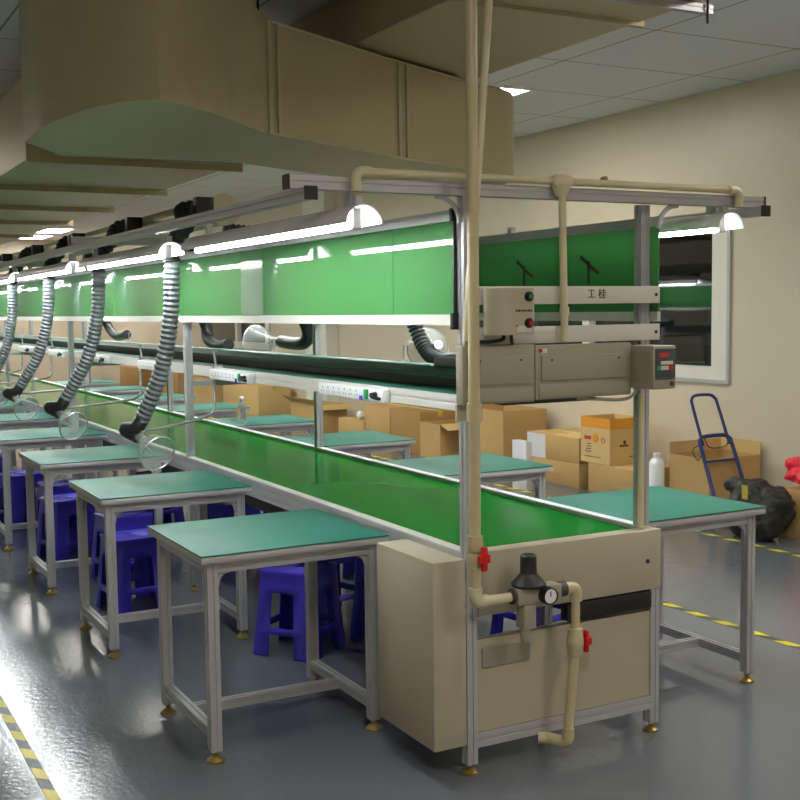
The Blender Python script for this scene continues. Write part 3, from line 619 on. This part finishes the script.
# ---------------------------------------------------------------- stools
def stool(name, label):
    t = thing(name, label, 'stool'); H = .39; a, b = .165, .13; ch = .22
    def ring(h, tt, inset=0):
        pts = []; s = a+(b-a)*tt-inset
        cs = [-1+ch, -.42, 0, .42, 1-ch]
        for k in range(4):
            for c in cs: p = (c*s, -s); pts.append(p) if 0 else pts.append((k, p))
            pts.append((k, ((1-ch*.29)*s, -(1-ch*.29)*s)))
        out = []
        for k, (x, y) in pts:
            for _ in range(k): x, y = -y, x
            out.append((x, y, h))
        return out
    ts = [0, .03, .26, .34, .74, .82, .93]; m = MB(); vs = []
    for q in ts: vs += ring(q*H, q)
    n = 24; fs = []; 
    for i in range(len(ts)-1):
        for j in range(n):
            seg = j % 6; hole = seg in (1, 2) and i in (0, 1, 3)
            if not hole: fs.append((i*n+j, i*n+(j+1) % n, (i+1)*n+(j+1) % n, (i+1)*n+j))
    k = len(ts)
    for (h, ins) in ((H*.965, -.006), (H*.99, -.004), (H, .012), (H-.004, .03)):
        vs += ring(h, .95, ins)
    for i in range(len(ts)-1, len(ts)+3):
        for j in range(n): fs.append((i*n+j, i*n+(j+1) % n, (i+1)*n+(j+1) % n, (i+1)*n+j))
    last = len(ts)+3
    o = len(vs); vs += [(.018*math.cos(2*math.pi*(j-4.5)/n+math.radians(0))*1, .018*math.sin(2*math.pi*(j-4.5)/n-math.radians(22)), H-.004) for j in range(n)]
    for j in range(n): fs.append((last*n+j, last*n+(j+1) % n, o+(j+1) % n, o+j))
    m.add(vs, fs, 0, True); ob = m.build('moulded_body', 'stool', t)
    sd = ob.modifiers.new('s', 'SOLIDIFY'); sd.thickness = .006; sd.offset = -1
    return t
s0 = stool('plastic_stool', 'blue plastic stool under the nearest left table, turned cornerwise')
s0.location = (.09, 1.62, 0); s0.rotation_euler = (0, 0, .6); s0['group'] = 'blue plastic stools left of the line'
for (x, y, r, lb) in ((.53, 1.52, .1, 'blue plastic stool half under the belt behind the nearest left table'),
        (-.37, 2.78, .08, 'blue plastic stool in front, between the second and third left tables'), (-.24, 3.45, .12, 'blue plastic stool under the third left table, just behind the front one'),
        (-.40, 4.22, .25, 'blue plastic stool just beyond the third left table'), (-.30, 4.9, .0, 'blue plastic stool under the fourth left table'), (-.45, 5.55, .3, 'blue plastic stool behind the fourth left table'), (-.5, 6.75, .1, 'blue plastic stool behind the fifth left table')):
    dup(s0, (x, y, 0), r, lb)
for (x, y, r, lb) in ((.45, 2.1, .3, 'blue plastic stool seen under the belt between the first two left tables'), (1.15, 1.25, .2, 'blue plastic stool behind the nearest right table'), (1.05, 2.7, .1, 'blue plastic stool behind the second right table, seen under the belt'), (1.1, 4.1, .3, 'blue plastic stool behind the third right table'), (.45, 3.5, .2, 'blue plastic stool under the belt beyond the second left table'), (.4, 5.0, .2, 'blue plastic stool under the belt beyond the third left table')):
    dup(s0, (x, y, 0), r, lb, 'blue plastic stools under and right of the line')

# ---------------------------------------------------------------- cartons
def carton(label, x, y, z, dx, dy, dz, m='card', open_=False, flaps=(), tape=True, side='card2', group='cardboard cartons along the right wall'):
    t = thing('cardboard_carton', label, 'carton', (x, y, z), 0, group)
    b = MB(); th = .005
    if open_:
        b.box(0, 0, 0, dx, dy, th); b.box(0, 0, th, th, dy, dz); b.box(dx-th, 0, th, dx, dy, dz); b.box(th, 0, th, dx-th, th, dz); b.box(th, dy-th, th, dx-th, dy, dz)
    else: b.bbox(0, 0, 0, dx, dy, dz, .004)
    b.build('box', m, t)
    if tape and not open_:
        k = MB(); k.box(-.001, -.001, dz-.05, .0, dy+.001, dz) if 0 else k.box(dx*.44, -.0012, dz-.06, dx*.56, dy+.0012, dz+.001); k.build('tape', 'tape', t)
    for f in flaps:
        c = MB()
        if f == 'x-': c.add([(0, 0, dz), (0, dy, dz), (-dx*.28, dy, dz+.08), (-dx*.28, 0, dz+.08), (0, 0, dz+.004), (0, dy, dz+.004), (-dx*.28, dy, dz+.084), (-dx*.28, 0, dz+.084)], [(0, 1, 2, 3), (7, 6, 5, 4), (0, 4, 5, 1), (1, 5, 6, 2), (2, 6, 7, 3), (3, 7, 4, 0)])
        if f == 'y+': c.box(0, dy-.004, dz, dx, dy, dz+.09)
        if f == 'x+': c.box(dx-.004, 0, dz, dx, dy, dz+.1)
        if f == 'y-': c.add([(0, 0, dz), (dx, 0, dz), (dx, -.16, dz-.05), (0, -.16, dz-.05), (0, 0, dz+.004), (dx, 0, dz+.004), (dx, -.16, dz-.046), (0, -.16, dz-.046)], [(0, 1, 2, 3), (7, 6, 5, 4), (0, 4, 5, 1), (1, 5, 6, 2), (2, 6, 7, 3), (3, 7, 4, 0)])
        if f == 'top': c.box(0, 0, dz, dx, dy*.5, dz+.004)
        c.build('flap', 'cardl', t)
    return t
carton('tall open carton standing left of the white paper stack', 4.0, 5.85, 0, .5, .75, .585, open_=True)
carton('lower carton of the stack with a white sheet on its front', 4.0, 4.68, 0, .55, .78, .212)
c = carton('upper carton with a white sheet on its front, right of the paper stack', 4.0, 4.68, .213, .55, .78, .22, flaps=('top',))
MB().box(-.003, .49, .0, -.0005, .77, .215).build('white_sheet', 'paper', c)
carton('plain carton underneath the orange banded carton', 4.0, 3.95, 0, .5, .60, .248)
c = carton('open carton with an orange band and red print, on top of a plain carton', 4.0, 4.262, .249, .36, .39, .385, m='cardl', open_=True)
MB().box(-.002, .001, .30, -.0004, .389, .385).build('orange_band', 'orange', c); MB().box(.001, -.002, .30, .359, -.0004, .385).build('orange_band', 'orange', c)
MB().box(-.002, .25, .195, -.0004, .34, .225).build('red_print', 'inkred', c); MB().lathe([(0, .002), (.038, .002), (.038, 0)], (-.0003, .19, .21), (-1, 0, 0)).build('orange_disc', 'orange', c)
s = MB(); [s.box(-.0018, .25, .09+k*.022, -.0004, .33-.01*k, .097+k*.022) for k in range(4)]; s.box(-.0018, .12, .05, -.0004, .34, .055); s.box(.1, -.0018, .15, .19, -.0004, .165); s.box(.14, -.0018, .17, .165, -.0004, .20); s.box(.24, -.0018, .12, .32, -.0004, .135); s.box(.2, -.0018, .06, .32, -.0004, .068); s.build('print', 'ink', c)
s = MB(); s.sweep([(-.0012, .09+.022*math.cos(a*math.pi/8), .20+.022*math.sin(a*math.pi/8)) for a in range(17)], .0025, 6, cap=False); s.build('red_ring_print', 'inkred', c)
carton('open carton with raised flaps behind the blue hand truck', 4.04, 3.16, 0, .52, .43, .42, open_=True, flaps=('x+', 'y+'))
carton('carton at the right edge carrying the red plastic bag', 3.9, 1.85, 0, .5, .50, .325)
t = tag(MB().bbox(3.57, 4.85, 0, 3.63, 5.06, .42, .004).build('paper_stack', 'paper'), 'tall stack of white paper standing in front of the cartons', 'paper stack')
t = thing('plastic_jug', 'white plastic jug beside the right corner post, left of the open carton', 'jug', (3.98, 3.665, 0))
MB().lathe([(0, 0), (.055, 0), (.06, .02), (.06, .34), (.045, .37), (.025, .385), (.025, .40)], (0, 0, 0)).build('body', 'white', t); MB().lathe([(.028, .39), (.028, .42), (0, .422)], (0, 0, 0)).build('cap', 'white', t)
G2 = 'cardboard cartons seen under the shelf'
carton('tall brown carton of the pair seen under the shelf, left one', 4.0, 8.16, 0, .5, .62, .46, m='card', group=G2)
carton('tall brown carton of the pair seen under the shelf, right one', 4.0, 7.46, 0, .5, .68, .46, m='card2', group=G2)
carton('smaller open carton just left of the near corner post, under the shelf', 3.95, 6.95, 0, .45, .42, .37, m='card', open_=True, flaps=('y-',), group=G2)
c = carton('small carton with a white ball on it, seen under the power strip', 4.0, 8.82, 0, .4, .7, .25, group=G2, tape=False)
tag(MB().lathe([(.0001, 0)]+[(.05*math.sin(math.pi*i/10), .05-.05*math.cos(math.pi*i/10)) for i in range(1, 10)]+[(.0001, .1)], (4.1, 9.1, .252)).build('white_ball', 'white'), 'white round bundle lying on the small carton', 'ball')
carton('open carton with pale spread flaps seen under the shelf', 3.95, 10.0, 0, .4, .9, .36, open_=True, flaps=('x-', 'y-'), group=G2)
carton('large plain carton behind the clear bottle', 4.0, 12.2, 0, .5, 1.5, .48, m='cardl', group=G2)
carton('carton with a dark opening far left under the shelf', 4.0, 14.2, 0, .5, 1.1, .5, m='cardl', open_=True, flaps=('y-',), group=G2)
carton('carton at the far left end of the row under the shelf', 4.0, 16.0, 0, .5, 1.6, .52, group=G2)
carton('farthest carton of the row under the shelf', 4.0, 18.3, 0, .5, 1.6, .5, m='card2', group=G2)

# ---------------------------------------------------------------- hand truck, bag, red bag
t = thing('hand_truck', 'blue folding hand truck with a tall loop handle standing before the open carton', 'hand truck')
def tp_(x, s): return (3.90+.14*s+x, 2.90+.52*s, .05+.86*s)      # leaning frame, s along its height
def loopf(x0, x1, s0, s1):
    return [tp_(x0, s0), tp_(x0+.005, s1-.08), tp_(x0+.015, s1-.03), tp_(x0+.06, s1), tp_(x1-.06, s1), tp_(x1-.015, s1-.03), tp_(x1-.005, s1-.08), tp_(x1, s0)]
MB().sweep(bez(loopf(.03, .29, .55, .96), 6), .012, 10).build('loop_handle', 'blue', t)
MB().sweep(bez(loopf(0, .32, .02, .62), 6), .015, 10).build('lower_frame', 'blue', t)
MB().cyl(tp_(.0, .42), tp_(.32, .42), .009, n=8).build('cross_rung', 'blue', t)
MB().sweep(bez([tp_(.06, .61), tp_(.09, .53), tp_(.24, .53), tp_(.29, .58)], 8), .004, 6).build('wire_strap', 'black', t)
MB().sweep(bez([tp_(.0, .56), tp_(-.08, .52), tp_(-.06, .44), tp_(.0, .48)], 8), .004, 6).build('cable_loop', 'black', t)
MB().bbox(3.88, 2.66, .02, 4.26, 2.90, .032, .004).build('toe_plate', 'blue', t)
for xx in (3.855, 4.285): MB().cyl((xx-.015, 2.98, .075), (xx+.015, 2.98, .075), .075, n=24).build('wheel', 'rubber', t)
def blob(name, mt, parts, seed=1, amp=.02):
    rnd = random.Random(seed); bm = bmesh.new()
    for (c, r) in parts:
        g = bmesh.ops.create_icosphere(bm, subdivisions=3, radius=1)
        for v in g['verts']:
            d = v.co.copy(); k = 1+amp*8*(math.sin(d.x*5+seed)*math.sin(d.y*6+2*seed)*.5+math.sin(d.z*7+d.x*4)*.35)
            v.co = Vector((c[0]+d.x*r[0]*k, c[1]+d.y*r[1]*k, max(.002, c[2]+d.z*r[2]*k) if c[2]-r[2] < .05 else c[2]+d.z*r[2]*k))
    me = bpy.data.meshes.new(name); bm.to_mesh(me); bm.free(); me.materials.append(M[mt]); [setattr(p, 'use_smooth', True) for p in me.polygons]
    o = bpy.data.objects.new(name, me); sc.collection.objects.link(o)
    rm = o.modifiers.new('remesh', 'REMESH'); rm.mode = 'VOXEL'; rm.voxel_size = .012; rm.use_smooth_shade = True
    sm = o.modifiers.new('smooth', 'SMOOTH'); sm.factor = .8; sm.iterations = 8
    tx = bpy.data.textures.new(name, 'CLOUDS'); tx.noise_scale = .07
    dp_ = o.modifiers.new('folds', 'DISPLACE'); dp_.texture = tx; dp_.strength = .055; dp_.mid_level = .6
    return o
t = thing('duffel_bag', 'slumped black bag on the floor between the hand truck and the red plastic bag', 'bag')
b = blob('bag_body', 'bag', [((3.75, 2.33, .18), (.17, .19, .185)), ((3.74, 2.41, .28), (.14, .16, .12)), ((3.76, 2.28, .25), (.14, .16, .115)), ((3.70, 2.46, .16), (.13, .14, .17)), ((3.69, 2.28, .14), (.12, .13, .16)), ((3.70, 2.54, .34), (.07, .09, .06))], 1.7, .012); b.parent = t
MB().box(3.585, 2.33, .28, 3.60, 2.37, .37).build('buckle_strap', 'tape', t)
MB().cyl((3.52, 2.22, .04), (3.52, 2.26, .04), .04, n=18).build('wheel', 'rubber', t)
rb = blob('plastic_bag', 'redbag', [((4.06, 2.10, .42), (.18, .24, .095)), ((4.02, 2.30, .46), (.06, .10, .075)), ((4.02, 2.27, .50), (.04, .045, .06)), ((4.02, 2.18, .51), (.06, .06, .10)), ((4.02, 2.07, .52), (.08, .09, .11)), ((4.0, 2.33, .40), (.05, .06, .04))], 3, .01)
tag(rb, 'bright red crumpled plastic bag lying on the right edge carton', 'plastic bag')
